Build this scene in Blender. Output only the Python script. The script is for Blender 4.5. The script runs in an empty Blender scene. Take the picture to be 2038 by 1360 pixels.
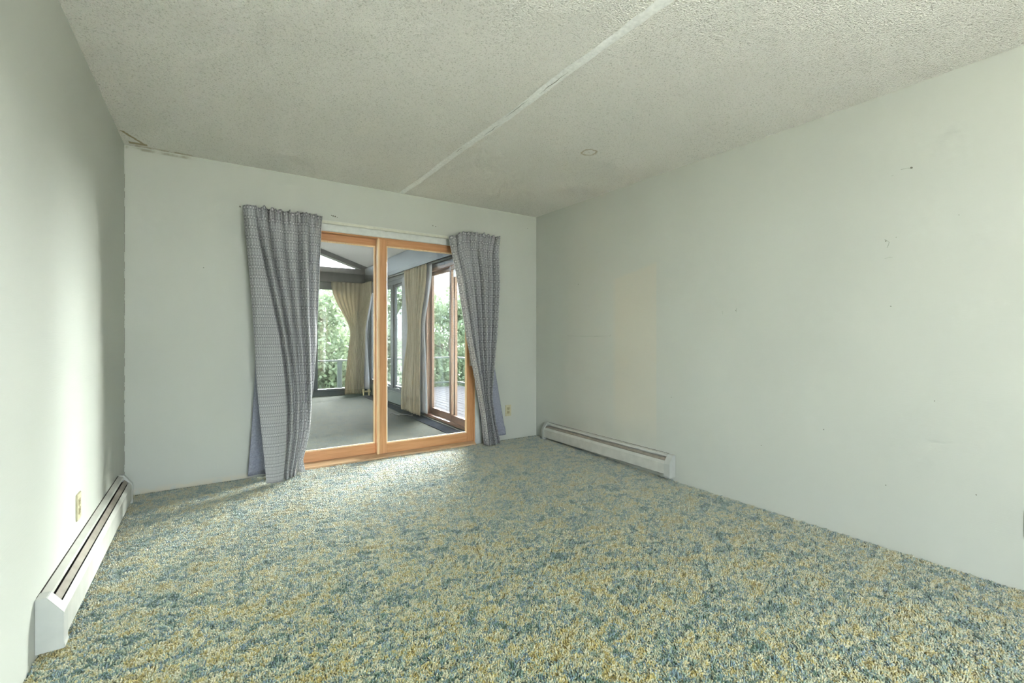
import bpy, bmesh, math, random
import numpy as np
from mathutils import Vector, Matrix, noise as mnoise

# ------------------------------------------------------------------ camera, sky, exposure
scene = bpy.context.scene
COL = scene.collection
random.seed(7)
rng = np.random.default_rng(11)

cam_data = bpy.data.cameras.new('camera')
cam = bpy.data.objects.new('camera', cam_data)
COL.objects.link(cam)
cam.location = (0, 0, 1.111)
cam.rotation_euler = (math.pi / 2, 0, -math.atan(598 / 908))
cam_data.sensor_width = 36
cam_data.lens = 36 * 908 / 2038
cam_data.shift_y = -12 / 2038
cam_data.clip_start = 0.02
cam_data.clip_end = 300
scene.camera = cam

SKY_STRENGTH = 4.2
world = bpy.data.worlds.new('overcast_sky')
scene.world = world
world.use_nodes = True
wnt = world.node_tree
wnt.nodes['Background'].inputs['Color'].default_value = (0.80, 0.91, 1.0, 1)
wnt.nodes['Background'].inputs['Strength'].default_value = SKY_STRENGTH

vs = scene.view_settings
vs.view_transform = 'Standard'
vs.look = 'None'
vs.gamma = 1
vs.use_curve_mapping = False
vs.exposure = 2.32
FILL_LAMP_W = 19.0          # output of the added, unseen fill lamp
scene.cycles.use_denoising = True
scene.cycles.max_bounces = 7
scene.cycles.diffuse_bounces = 4
scene.cycles.glossy_bounces = 4
scene.cycles.transparent_max_bounces = 16
scene.cycles.use_adaptive_sampling = True
scene.cycles.adaptive_threshold = 0.08
scene.cycles.adaptive_min_samples = 16
scene.cycles.use_light_tree = True


# hazy sun low over the trees to the right of the sunroom
sun = bpy.data.lights.new('hazy_sun', 'SUN')
sun.energy = 60.0
sun.angle = math.radians(64)
sun.color = (1.0, 0.985, 0.965)
sun_o = bpy.data.objects.new('hazy_sun', sun)
COL.objects.link(sun_o)
sun_o.location = (8, 10, 6)
sun_o.rotation_euler = Vector((0.55, 0.74, 0.25)).to_track_quat('Z', 'Y').to_euler()


def portal(name, loc, rot, sx, sy):
    """a light portal: guides sampling of the sky through a window, adds no light of its own"""
    l = bpy.data.lights.new(name, 'AREA')
    l.shape = 'RECTANGLE'
    l.size, l.size_y = sx, sy
    l.cycles.is_portal = True
    o = bpy.data.objects.new(name, l)
    COL.objects.link(o)
    o.location = loc
    o.rotation_euler = rot


# ------------------------------------------------------------------ room dimensions (metres)
XL, XR, YB, YREAR, HC = -0.507, 3.049, 4.134, -1.55, 2.44     # bedroom
SX0, SX1, SY0, SY1 = -2.6, 2.5, 4.30, 8.9                     # sunroom
DX0, DX1, DZ = 0.40, 2.25, 2.02                               # door opening


def clamp(a, lo=0.0, hi=1.0):
    return max(lo, min(hi, a))


def fz(x, y):            # the old floor sinks a little towards the right-hand wall
    return -0.035 * clamp((x - 0.2) / 2.85) * clamp((YB - y) / 2.0)


def cz(x, y):            # and the ceiling follows
    return HC - 0.022 * clamp((x - 0.8) / 2.25) * clamp((YB - y) / 2.6)


# sky guided in through the real windows
portal('portal_bedroom_rear', (0.675, YREAR - 0.10, 1.20), (math.pi / 2, 0, 0), 1.43, 2.14)
portal('portal_sunroom_side', (SX1 + 0.08, 5.15, 1.0), (0, math.pi / 2, 0), 1.95, 1.6)
portal('portal_sunroom_casements', (SX1 + 0.08, 7.9, 1.1), (0, math.pi / 2, 0), 1.8, 1.9)
portal('portal_sunroom_far', (-0.05, SY1 + 0.08, 1.45), (-math.pi / 2, 0, 0), 5.0, 2.9)


# ------------------------------------------------------------------ node helpers
class V:
    """socket wrapper: arithmetic on it makes Math nodes"""
    def __init__(self, nt, s):
        self.nt, self.s = nt, s

    def _m(self, op, *a, clampit=False):
        n = self.nt.nodes.new('ShaderNodeMath')
        n.operation = op
        n.use_clamp = clampit
        for i, x in enumerate((self,) + a):
            if isinstance(x, V):
                self.nt.links.new(x.s, n.inputs[i])
            else:
                n.inputs[i].default_value = x
        return V(self.nt, n.outputs[0])

    def __add__(self, o): return self._m('ADD', o)
    __radd__ = __add__
    def __sub__(self, o): return self._m('SUBTRACT', o)
    def __rsub__(self, o): return (self * -1.0) + o
    def __mul__(self, o): return self._m('MULTIPLY', o)
    __rmul__ = __mul__
    def __truediv__(self, o): return self._m('DIVIDE', o)
    def abs(self): return self._m('ABSOLUTE')
    def sqrt(self): return self._m('SQRT')
    def frac(self): return self._m('FRACT')
    def sin(self): return self._m('SINE')
    def lt(self, o): return self._m('LESS_THAN', o)
    def gt(self, o): return self._m('GREATER_THAN', o)
    def mn(self, o): return self._m('MINIMUM', o)
    def mx(self, o): return self._m('MAXIMUM', o)
    def sat(self): return self._m('ADD', 0.0, clampit=True)
    def smooth(self, a, b):
        n = self.nt.nodes.new('ShaderNodeMapRange')
        n.interpolation_type = 'SMOOTHSTEP'
        self.nt.links.new(self.s, n.inputs['Value'])
        n.inputs['From Min'].default_value = a
        n.inputs['From Max'].default_value = b
        return V(self.nt, n.outputs['Result'])


class Mat:
    def __init__(self, name, rough=0.6, color=(0.5, 0.5, 0.5), spec=0.3):
        self.m = bpy.data.materials.new(name)
        self.m.use_nodes = True
        self.nt = self.m.node_tree
        self.b = self.nt.nodes['Principled BSDF']
        self.out = self.nt.nodes['Material Output']
        self.b.inputs['Roughness'].default_value = rough
        self.b.inputs['Base Color'].default_value = (*color, 1)
        self.b.inputs['Specular IOR Level'].default_value = spec

    def new(self, t): return self.nt.nodes.new(t)

    def pos(self):
        return self.new('ShaderNodeNewGeometry').outputs['Position']

    def xyz(self, sock):
        n = self.new('ShaderNodeSeparateXYZ')
        self.nt.links.new(sock, n.inputs[0])
        return [V(self.nt, n.outputs[i]) for i in range(3)]

    def mapped(self, sock, scale):
        n = self.new('ShaderNodeMapping')
        self.nt.links.new(sock, n.inputs['Vector'])
        n.inputs['Scale'].default_value = scale
        return n.outputs[0]

    def noise(self, sock, scale, detail=2.0, rough=0.5, dist=0.0):
        n = self.new('ShaderNodeTexNoise')
        self.nt.links.new(sock, n.inputs['Vector'])
        n.inputs['Scale'].default_value = scale
        n.inputs['Detail'].default_value = detail
        n.inputs['Roughness'].default_value = rough
        n.inputs['Distortion'].default_value = dist
        return V(self.nt, n.outputs['Fac'])

    def voro(self, sock, scale):
        n = self.new('ShaderNodeTexVoronoi')
        self.nt.links.new(sock, n.inputs['Vector'])
        n.inputs['Scale'].default_value = scale
        return V(self.nt, n.outputs['Distance'])

    def ramp(self, v, stops, interp='LINEAR'):
        n = self.new('ShaderNodeValToRGB')
        n.color_ramp.interpolation = interp
        e = n.color_ramp.elements
        while len(e) < len(stops):
            e.new(0.5)
        for k, (p, c) in zip(e, stops):
            k.position = p
            k.color = (*c, 1)
        self.nt.links.new(v.s, n.inputs['Fac'])
        return n.outputs['Color']

    def mix(self, fac, a, b):
        n = self.new('ShaderNodeMix')
        n.data_type = 'RGBA'
        if isinstance(fac, V):
            self.nt.links.new(fac.s, n.inputs['Factor'])
        else:
            n.inputs['Factor'].default_value = fac
        for s, i in ((a, 6), (b, 7)):
            if isinstance(s, tuple):
                n.inputs[i].default_value = (*s, 1)
            else:
                self.nt.links.new(s, n.inputs[i])
        return n.outputs[2]

    def color(self, sock):
        self.nt.links.new(sock, self.b.inputs['Base Color'])

    def bump(self, v, strength, dist=0.01):
        n = self.new('ShaderNodeBump')
        n.inputs['Strength'].default_value = strength
        n.inputs['Distance'].default_value = dist
        self.nt.links.new(v.s, n.inputs['Height'])
        self.nt.links.new(n.outputs[0], self.b.inputs['Normal'])


def plain(name, color, rough=0.6, spec=0.3, var=0.06, scale=8.0, metal=0.0):
    m = Mat(name, rough, color, spec)
    n = m.noise(m.pos(), scale, 4.0)
    d = tuple(c * (1 - var * 2) for c in color)
    l = tuple(min(1, c * (1 + var * 2)) for c in color)
    m.color(m.ramp(n, [(0.3, d), (0.7, l)]))
    m.b.inputs['Metallic'].default_value = metal
    return m.m


def spot(m, a, b, ca, cb, r0, r1):
    """soft disc mask in two coordinates"""
    d = ((a - ca) * (a - ca) + (b - cb) * (b - cb)).sqrt()
    return 1.0 - d.smooth(r0, r1)


# ------------------------------------------------------------------ materials
WALL = (0.480, 0.497, 0.450)


def wall_base(name):
    m = Mat(name, 0.55, WALL, 0.25)
    p = m.pos()
    n = m.noise(p, 1.3, 1.0)
    c = m.ramp(n, [(0.25, tuple(k * 0.96 for k in WALL)), (0.75, tuple(min(1, k * 1.03) for k in WALL))])
    # fine streaks of the paint roller
    s = m.noise(m.mapped(p, (3, 3, 160)), 2.0, 1.0)
    m.bump(s, 0.08, 0.004)
    return m, p, c


def mat_wall_right():
    m, p, c = wall_base('wall_paint_right')
    x, y, z = m.xyz(p)
    # warm patch of light painted into the wall colour beside the heater
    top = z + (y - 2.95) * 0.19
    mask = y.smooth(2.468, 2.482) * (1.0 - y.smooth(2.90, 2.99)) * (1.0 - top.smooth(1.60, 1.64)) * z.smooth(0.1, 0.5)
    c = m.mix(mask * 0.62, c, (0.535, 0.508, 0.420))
    # soot above the heater
    soot = (1.0 - z.smooth(0.17, 0.42)) * y.smooth(2.3, 2.7) * (1.0 - y.smooth(3.6, 4.0)) * m.noise(p, 6.0, 3.0)
    c = m.mix(soot * 0.5, c, (0.34, 0.33, 0.27))
    m.color(c)
    return m.m


def mat_wall_back():
    m, p, c = wall_base('wall_paint_back')
    x, y, z = m.xyz(p)
    n = m.noise(p, 14.0, 4.0)
    crack = x.lt(XL + 0.0028) * (n * 1.6 + m.noise(p, 60.0, 1.0) * 0.5).gt(1.0) * z.lt(2.25)
    c = m.mix(crack * 0.7, c, (0.07, 0.06, 0.045))
    # water stain below the ceiling line and old glue above the carpet
    st = (1.0 - (z - 2.425).abs().smooth(0.003, 0.016)) * x.lt(-0.12) * x.gt(-0.5) * n.smooth(0.35, 0.6)
    c = m.mix(st * 0.6, c, (0.20, 0.17, 0.10))
    gl = (1.0 - z.smooth(0.0, 0.045)) * x.lt(0.25) * n.smooth(0.40, 0.52)
    c = m.mix(gl * 0.5, c, (0.58, 0.50, 0.36))
    m.color(c)
    return m.m


def mat_wall_plain():
    m, p, c = wall_base('wall_paint_plain')
    x, y, z = m.xyz(p)
    soot = (1.0 - z.smooth(0.18, 0.60)) * y.smooth(3.0, 3.5) * m.noise(m.mapped(p, (1, 8, 1)), 2.0, 2.0)
    c = m.mix(soot * 0.45, c, (0.36, 0.36, 0.29))
    m.color(c)
    return m.m


def mat_ceiling():
    base = (0.90, 0.875, 0.82)
    m = Mat('popcorn_ceiling', 0.9, base, 0.1)
    p = m.pos()
    x, y, z = m.xyz(p)
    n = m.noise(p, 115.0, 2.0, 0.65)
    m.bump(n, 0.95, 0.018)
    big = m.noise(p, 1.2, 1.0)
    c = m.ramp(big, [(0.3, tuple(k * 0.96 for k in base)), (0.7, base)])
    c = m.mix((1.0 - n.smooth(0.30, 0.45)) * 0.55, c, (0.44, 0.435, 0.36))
    # drip ring
    wob = m.noise(p, 55.0, 2.0) * 0.03
    d = ((x - 2.272) * (x - 2.272) + (y - 2.44) * (y - 2.44)).sqrt() + wob
    ring = 1.0 - (d - 0.066).abs().smooth(0.003, 0.012)
    c = m.mix(ring * 0.55, c, (0.42, 0.32, 0.14))
    # V-shaped water stain in the corner
    nn = m.noise(p, 40.0, 3.0) * 0.02
    l1 = ((x + 0.487) - (y - 3.87) * 0.50 + nn - 0.012).abs()
    s1 = (1.0 - l1.smooth(0.006, 0.016)) * y.gt(3.86) * y.lt(4.07)
    l2 = (y - 4.075 + nn).abs()
    s2 = (1.0 - l2.smooth(0.010, 0.03)) * x.gt(-0.475) * x.lt(-0.375)
    l3 = (y - 4.115).abs()
    s3 = (1.0 - l3.smooth(0.008, 0.022)) * x.gt(-0.45) * x.lt(-0.1) * m.noise(p, 18.0, 2.0).smooth(0.4, 0.55)
    c = m.mix(s1.mx(s2).mx(s3 * 0.6) * 0.75, c, (0.36, 0.27, 0.10))
    m.color(c)
    return m.m


def mat_wood(name, base, dark, axis, rough=0.4):
    m = Mat(name, rough, base, 0.35)
    sc = {'x': (2, 40, 40), 'y': (40, 2, 40), 'z': (40, 40, 2)}[axis]
    p = m.mapped(m.pos(), sc)
    n = m.noise(p, 1.6, 4.0, 0.6, 0.6)
    m.color(m.ramp(n, [(0.3, dark), (0.55, base), (0.8, tuple(min(1, c * 1.12) for c in base))]))
    m.bump(n, 0.08, 0.002)
    return m.m


def mat_glass(name, tint, refl):
    m = Mat(name)
    nt = m.nt
    nt.nodes.remove(m.b)
    t = m.new('ShaderNodeBsdfTransparent')
    t.inputs[0].default_value = (*tint, 1)
    g = m.new('ShaderNodeBsdfGlossy')
    g.inputs['Roughness'].default_value = 0.0
    g.inputs['Color'].default_value = (0.92, 0.95, 0.97, 1)
    lw = m.new('ShaderNodeLayerWeight')
    lw.inputs['Blend'].default_value = 0.5
    fc = V(nt, lw.outputs['Facing'])
    f = (fc * fc * fc * fc * fc * 0.8 + 0.036 * refl).mn(0.9)
    mx = m.new('ShaderNodeMixShader')
    nt.links.new(f.s, mx.inputs[0])
    nt.links.new(t.outputs[0], mx.inputs[1])
    nt.links.new(g.outputs[0], mx.inputs[2])
    nt.links.new(mx.outputs[0], m.out.inputs['Surface'])
    return m.m


def cloth_mix(m, amount, color_sock=None):
    """let some light through the cloth"""
    t = m.new('ShaderNodeBsdfTranslucent')
    if color_sock is not None:
        m.nt.links.new(color_sock, t.inputs[0])
    mx = m.new('ShaderNodeMixShader')
    mx.inputs[0].default_value = amount
    m.nt.links.new(m.b.outputs[0], mx.inputs[1])
    m.nt.links.new(t.outputs[0], mx.inputs[2])
    m.nt.links.new(mx.outputs[0], m.out.inputs['Surface'])


def mat_lace():
    m = Mat('grey_woven_lace', 0.75, (0.3, 0.3, 0.32), 0.3)
    uvn = m.new('ShaderNodeUVMap')
    uvn.uv_map = 'UVMap'
    u, v, w = m.xyz(uvn.outputs[0])
    cu = (u / 0.034).frac()
    cv = (v / 0.075).frac()
    p = cu - 0.5
    upper = cv.gt(0.5)
    half = (cv * 2.0).frac()
    q = half - 0.5
    vline = 1.0 - (0.5 - p.abs()).smooth(0.03, 0.10)
    hline = 1.0 - (0.5 - q.abs()).smooth(0.03, 0.09)
    xs = (1.0 - (p.abs() - q.abs()).abs().smooth(0.04, 0.12)) * (1.0 - upper)
    r = (p * p + q * q).sqrt()
    disc = (1.0 - r.smooth(0.16, 0.26)) * upper
    ringd = (1.0 - (r - 0.36).abs().smooth(0.03, 0.10)) * upper
    light = vline.mx(hline * 0.4).mx(xs * 0.75).mx(disc)
    pin = (1.0 - r.smooth(0.05, 0.10)) * (1.0 - upper)
    weave = m.noise(m.mapped(uvn.outputs[0], (600, 200, 1)), 1.0, 2.0)
    base = m.ramp(weave, [(0.3, (0.30, 0.303, 0.318)), (0.7, (0.45, 0.453, 0.468))])
    c = m.mix(ringd * 0.35, base, (0.16, 0.165, 0.175))
    c = m.mix(light * 0.85, c, (0.78, 0.783, 0.79))
    c = m.mix(pin * 0.8, c, (0.06, 0.06, 0.065))
    m.color(c)
    m.bump(light + weave * 0.3, 0.5, 0.003)
    cloth_mix(m, 0.36, c)
    return m.m


def mat_cloth(name, col, trans=0.2, streak=True):
    m = Mat(name, 0.85, col, 0.15)
    p = m.pos()
    n = m.noise(m.mapped(p, (90, 90, 3 if streak else 90)), 1.0, 3.0)
    c = m.ramp(n, [(0.3, tuple(k * 0.8 for k in col)), (0.7, tuple(min(1, k * 1.12) for k in col))])
    m.color(c)
    m.bump(n, 0.2, 0.003)
    cloth_mix(m, trans, c)
    return m.m


def mat_carpet(name='shag_carpet'):
    m = Mat(name, 0.95, (0.2, 0.25, 0.2), 0.05)
    oi = m.new('ShaderNodeObjectInfo')
    p = m.pos()
    rnd = V(m.nt, oi.outputs['Random'])
    mp = m.mapped(p, (10.0, 13.0, 0.0))
    n1 = m.noise(mp, 1.0, 3.0, 0.6, 0.7)
    n2 = m.noise(m.mapped(p, (3.0, 3.6, 0.0)), 1.0, 2.0)
    t = (n1 - 0.5) * 1.45 + 0.50 + (rnd - 0.5) * 0.46 + (n2 - 0.5) * 0.35
    c = m.ramp(t, [(0.05, (0.040, 0.085, 0.058)), (0.20, (0.092, 0.168, 0.105)), (0.31, (0.145, 0.210, 0.255)),
                   (0.40, (0.200, 0.275, 0.200)), (0.51, (0.350, 0.362, 0.235)), (0.63, (0.480, 0.460, 0.310)),
                   (0.75, (0.400, 0.345, 0.115)), (0.92, (0.260, 0.200, 0.050))])
    m.color(c)
    # the nap as a whole scatters light forward at low angles
    g = m.new('ShaderNodeBsdfGlossy')
    g.inputs['Roughness'].default_value = 0.78
    g.inputs['Color'].default_value = (0.92, 0.95, 1.0, 1)
    up = m.new('ShaderNodeCombineXYZ')
    up.inputs[2].default_value = 1.0
    nrm = m.new('ShaderNodeNewGeometry').outputs['Normal']
    mixn = m.new('ShaderNodeMix')
    mixn.data_type = 'VECTOR'
    mixn.inputs['Factor'].default_value = 0.35
    m.nt.links.new(up.outputs[0], mixn.inputs[4])
    m.nt.links.new(nrm, mixn.inputs[5])
    m.nt.links.new(mixn.outputs[1], g.inputs['Normal'])
    lw = m.new('ShaderNodeLayerWeight')
    lw.inputs['Blend'].default_value = 0.5
    m.nt.links.new(up.outputs[0], lw.inputs['Normal'])
    facing = V(m.nt, lw.outputs['Facing'])
    mx = m.new('ShaderNodeMixShader')
    m.nt.links.new((facing * facing * facing * 0.72).s, mx.inputs[0])
    m.nt.links.new(m.b.outputs[0], mx.inputs[1])
    m.nt.links.new(g.outputs[0], mx.inputs[2])
    m.nt.links.new(mx.outputs[0], m.out.inputs['Surface'])
    return m.m


def mat_carpet_base():
    m = Mat('carpet_backing', 0.95, (0.12, 0.15, 0.12), 0.05)
    n = m.noise(m.pos(), 40.0, 3.0)
    m.color(m.ramp(n, [(0.3, (0.06, 0.09, 0.075)), (0.7, (0.16, 0.19, 0.14))]))
    return m.m


def mat_sun_carpet():
    m = Mat('grey_green_carpet', 0.95, (0.3, 0.31, 0.26), 0.05)
    p = m.pos()
    n = m.noise(p, 70.0, 4.0, 0.7)
    n2 = m.noise(p, 3.0, 3.0)
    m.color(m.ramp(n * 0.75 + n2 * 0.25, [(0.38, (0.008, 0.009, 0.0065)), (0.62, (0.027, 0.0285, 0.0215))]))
    m.bump(n, 0.6, 0.01)
    pass
    return m.m


def mat_leaf(name, a, b, c):
    m = Mat(name, 0.5, a, 0.4)
    p = m.pos()
    n = m.noise(p, 3.5, 3.0)
    n2 = m.noise(p, 22.0, 2.0)
    col = m.ramp(n * 0.55 + n2 * 0.45, [(0.34, a), (0.5, b), (0.66, c)])
    m.color(col)
    cloth_mix(m, 0.35, col)
    return m.m


def mat_streaked_dark():
    m = Mat('dark_stained_wood', 0.45, (0.03, 0.03, 0.033), 0.4)
    n = m.noise(m.mapped(m.pos(), (60, 60, 4)), 1.0, 3.0)
    m.color(m.ramp(n, [(0.3, (0.020, 0.020, 0.023)), (0.7, (0.050, 0.050, 0.056))]))
    return m.m


M = {}
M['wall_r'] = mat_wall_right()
M['wall_b'] = mat_wall_back()
M['wall'] = mat_wall_plain()
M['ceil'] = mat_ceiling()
M['seam'] = plain('joint_plaster', (0.84, 0.84, 0.81), 0.9, 0.1, 0.05, 60)
M['crack'] = plain('crack_dark', (0.16, 0.15, 0.12), 0.9, 0.05)
M['scuff'] = plain('scuffed_paint', (0.33, 0.35, 0.30), 0.7, 0.1)
M['wood_z'] = mat_wood('fir_vertical', (0.52, 0.265, 0.125), (0.44, 0.205, 0.085), 'z')
M['wood_x'] = mat_wood('fir_horizontal', (0.52, 0.265, 0.125), (0.44, 0.205, 0.085), 'x')
M['wood_pale'] = mat_wood('fir_pale', (0.72, 0.53, 0.33), (0.60, 0.40, 0.22), 'z')
M['sill'] = mat_wood('sill_worn_fir', (0.58, 0.40, 0.24), (0.47, 0.29, 0.155), 'x', 0.55)
M['door_glass'] = mat_glass('door_glass', (0.93, 0.94, 0.94), 2.0)
M['tint_glass'] = mat_glass('sunroom_glass', (0.76, 0.78, 0.77), 1.2)
M['clear_glass'] = mat_glass('window_glass', (0.98, 0.99, 0.99), 1.0)
M['white'] = plain('white_trim_paint', (0.56, 0.58, 0.555), 0.4, 0.4, 0.03, 30)
M['cream_rod'] = plain('cream_rod_enamel', (0.55, 0.55, 0.46), 0.35, 0.4, 0.03, 30)
M['heater'] = plain('heater_enamel', (0.47, 0.475, 0.43), 0.4, 0.4, 0.04, 14)
M['heater_cap'] = plain('heater_cap_enamel', (0.42, 0.435, 0.405), 0.4, 0.4, 0.03, 14)
M['damper'] = plain('heater_damper', (0.25, 0.222, 0.185), 0.5, 0.3, 0.08, 20)
M['dark'] = plain('dark_gap', (0.035, 0.03, 0.028), 0.8, 0.1)
M['outlet'] = plain('ivory_plastic', (0.47, 0.44, 0.29), 0.35, 0.4, 0.05, 60)
M['outlet_d'] = plain('ivory_plastic_worn', (0.35, 0.31, 0.19), 0.4, 0.4, 0.06, 60)
M['slot'] = plain('outlet_slot', (0.05, 0.04, 0.03), 0.6, 0.2)
M['screw'] = plain('screw_metal', (0.45, 0.42, 0.33), 0.35, 0.5, 0.05, 40, 0.8)
M['lace'] = mat_lace()
M['lining'] = mat_cloth('blue_grey_lining', (0.32, 0.335, 0.40), 0.15, False)
M['tan'] = mat_cloth('tan_drapery', (0.36, 0.315, 0.225), 0.25)
M['tan_lining'] = mat_cloth('white_drapery_lining', (0.50, 0.51, 0.55), 0.25)
M['carpet'] = mat_carpet()
M['carpet_base'] = mat_carpet_base()
M['sun_carpet'] = mat_sun_carpet()
M['sun_ceil'] = plain('sunroom_ceiling_paint', (0.55, 0.54, 0.55), 0.9, 0.1, 0.05, 60)
M['beam'] = mat_streaked_dark()
M['frame_blue'] = plain('slate_window_frame', (0.028, 0.032, 0.038), 0.45, 0.4, 0.08, 20)
M['frame_brown'] = mat_wood('brown_door_frame', (0.17, 0.095, 0.06), (0.10, 0.055, 0.035), 'z')
M['frame_brown_y'] = mat_wood('brown_door_rail', (0.17, 0.095, 0.06), (0.10, 0.055, 0.035), 'y')
M['sun_wall'] = plain('sunroom_grey_panel', (0.20, 0.195, 0.215), 0.6, 0.2, 0.05, 20)
M['sun_wall_l'] = plain('sunroom_light_panel', (0.48, 0.47, 0.44), 0.7, 0.2, 0.05, 6)
M['slate'] = plain('slate_floor_strip', (0.012, 0.013, 0.016), 0.95, 0.0, 0.1, 12)
M['plinth'] = plain('green_grey_plinth', (0.10, 0.115, 0.10), 0.6, 0.2, 0.08, 12)
M['deck'] = mat_wood('weathered_deck_board', (0.068, 0.064, 0.068), (0.050, 0.047, 0.050), 'y', 0.7)
M['deck'].node_tree.nodes['Principled BSDF'].inputs['Specular IOR Level'].default_value = 0.0
M['rail'] = plain('weathered_railing', (0.075, 0.085, 0.075), 0.7, 0.2, 0.06, 10)
M['edging'] = plain('floor_edging', (0.06, 0.062, 0.056), 0.9, 0.0, 0.06, 10)
M['bark'] = plain('tree_bark', (0.10, 0.085, 0.07), 0.9, 0.1, 0.15, 30)
M['grass'] = plain('hillside_green', (0.20, 0.205, 0.155), 0.95, 0.05, 0.2, 0.8)
M['reflector'] = plain('pale_bounce', (0.62, 0.60, 0.55), 0.9, 0.1, 0.05, 2.0)  # for the added slab that bounces daylight indoors
M['leaf1'] = mat_leaf('leaf_bright', (0.1, 0.14, 0.078), (0.152, 0.196, 0.112), (0.212, 0.244, 0.156))
M['leaf2'] = mat_leaf('leaf_cool', (0.1, 0.132, 0.1), (0.14, 0.176, 0.132), (0.2, 0.224, 0.176))
M['leaf3'] = mat_leaf('leaf_dark', (0.024, 0.045, 0.024), (0.048, 0.078, 0.042), (0.088, 0.118, 0.064))
M['cord'] = plain('cord_rubber', (0.07, 0.065, 0.06), 0.5, 0.3)
M['brass'] = plain('fitting_brass', (0.42, 0.36, 0.22), 0.45, 0.4, 0.08, 30, 0.3)
M['steel'] = plain('latch_steel', (0.55, 0.53, 0.46), 0.35, 0.5, 0.05, 40, 0.7)


# ------------------------------------------------------------------ mesh helpers
class MB:
    def __init__(self):
        self.bm = bmesh.new()

    def box(self, x0, x1, y0, y1, z0, z1):
        vs_ = [self.bm.verts.new(p) for p in ((x0, y0, z0), (x1, y0, z0), (x1, y1, z0), (x0, y1, z0),
                                              (x0, y0, z1), (x1, y0, z1), (x1, y1, z1), (x0, y1, z1))]
        for f in ((0, 3, 2, 1), (4, 5, 6, 7), (0, 1, 5, 4), (1, 2, 6, 5), (2, 3, 7, 6), (3, 0, 4, 7)):
            self.bm.faces.new([vs_[i] for i in f])
        return self

    def prism(self, pts, axis, a, b):
        """polygon of (p, q) extruded along axis; p, q are the two other axes in xyz order"""
        def mk(p, q, t):
            return {'x': (t, p, q), 'y': (p, t, q), 'z': (p, q, t)}[axis]
        A = [self.bm.verts.new(mk(p, q, a)) for p, q in pts]
        B = [self.bm.verts.new(mk(p, q, b)) for p, q in pts]
        n = len(pts)
        self.bm.faces.new(A)
        self.bm.faces.new(B[::-1])
        for i in range(n):
            j = (i + 1) % n
            self.bm.faces.new((A[i], B[i], B[j], A[j]))
        return self

    def tube(self, pts, r, sides=8, r1=None):
        pts = [Vector(p) for p in pts]
        rings = []
        for i, p in enumerate(pts):
            t = (pts[min(i + 1, len(pts) - 1)] - pts[max(i - 1, 0)]).normalized()
            u = t.orthogonal().normalized() if i == 0 else (rings[-1][1] - t * rings[-1][1].dot(t)).normalized()
            w = t.cross(u)
            rr = r if r1 is None else r + (r1 - r) * i / (len(pts) - 1)
            ring = [self.bm.verts.new(p + (u * math.cos(a) + w * math.sin(a)) * rr) for a in (2 * math.pi * k / sides for k in range(sides))]
            rings.append((ring, u))
        for (a, _), (b, _) in zip(rings, rings[1:]):
            for k in range(sides):
                self.bm.faces.new((a[k], a[(k + 1) % sides], b[(k + 1) % sides], b[k]))
        self.bm.faces.new(rings[0][0][::-1])
        self.bm.faces.new(rings[-1][0])
        return self

    def build(self, name, mat, parent=None, bevel=0.0, smooth=False):
        bmesh.ops.recalc_face_normals(self.bm, faces=self.bm.faces)
        if bevel:
            bmesh.ops.bevel(self.bm, geom=list(self.bm.edges), offset=bevel, segments=2, affect='EDGES', clamp_overlap=True)
        if smooth:
            for f in self.bm.faces:
                f.smooth = True
        me = bpy.data.meshes.new(name)
        self.bm.to_mesh(me)
        self.bm.free()
        me.materials.append(mat)
        return link(name, me, parent)


def link(name, me, parent=None):
    o = bpy.data.objects.new(name, me)
    COL.objects.link(o)
    if parent is not None:
        o.parent = parent
        w = Vector((0, 0, 0))
        q = parent
        while q is not None:
            w += q.location
            q = q.parent
        o.matrix_parent_inverse = Matrix.Translation(-w) if parent.type == 'EMPTY' else Matrix.Identity(4)
    return o


def empty(name, loc, parent=None):
    o = bpy.data.objects.new(name, None)
    COL.objects.link(o)
    o.empty_display_size = 0.1
    if parent is None:
        o.location = loc
    else:
        o.parent = parent
        o.location = (0, 0, 0)
    return o


def tag(o, label, cat=None, group=None, kind=None):
    if label:
        o['label'] = label
    if cat:
        o['category'] = cat
    if group:
        o['group'] = group
    if kind:
        o['kind'] = kind
    return o


def structure(o, label=None, cat=None):
    return tag(o, label, cat, None, 'structure')


# ------------------------------------------------------------------ the bedroom shell
T = 0.14
WBX0, WBX1, WZ0, WZ1 = -0.05, 1.40, 0.12, 2.28     # the bedroom's own window, behind the viewer
b = MB()
b.box(XL - T, XL, YREAR - T, YB + 0.166, -0.12, 2.60)
structure(b.build('wall_left', M['wall']), 'pale mint painted wall on the left above the long heater', 'wall')
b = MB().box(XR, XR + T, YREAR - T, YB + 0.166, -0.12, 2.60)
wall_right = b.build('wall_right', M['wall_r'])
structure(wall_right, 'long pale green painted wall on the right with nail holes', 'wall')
b = MB().box(XL - T, WBX0, YREAR - T, YREAR, -0.12, 2.60).box(WBX1, XR + T, YREAR - T, YREAR, -0.12, 2.60)
b.box(WBX0, WBX1, YREAR - T, YREAR, -0.12, WZ0).box(WBX0, WBX1, YREAR - T, YREAR, WZ1, 2.60)
structure(b.build('wall_rear', M['wall']), 'plain painted wall behind the viewer', 'wall')
b = MB()
b.box(XL, DX0, YB, YB + 0.166, -0.12, 2.60).box(DX1, XR, YB, YB + 0.166, -0.12, 2.60)
b.box(DX0, DX1, YB, YB + 0.166, DZ, 2.60).box(DX0, DX1, YB, YB + 0.166, -0.12, -0.005)
wall_back = b.build('wall_back', M['wall_b'])
structure(wall_back, 'pale green end wall around the sliding glass door', 'wall')


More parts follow.
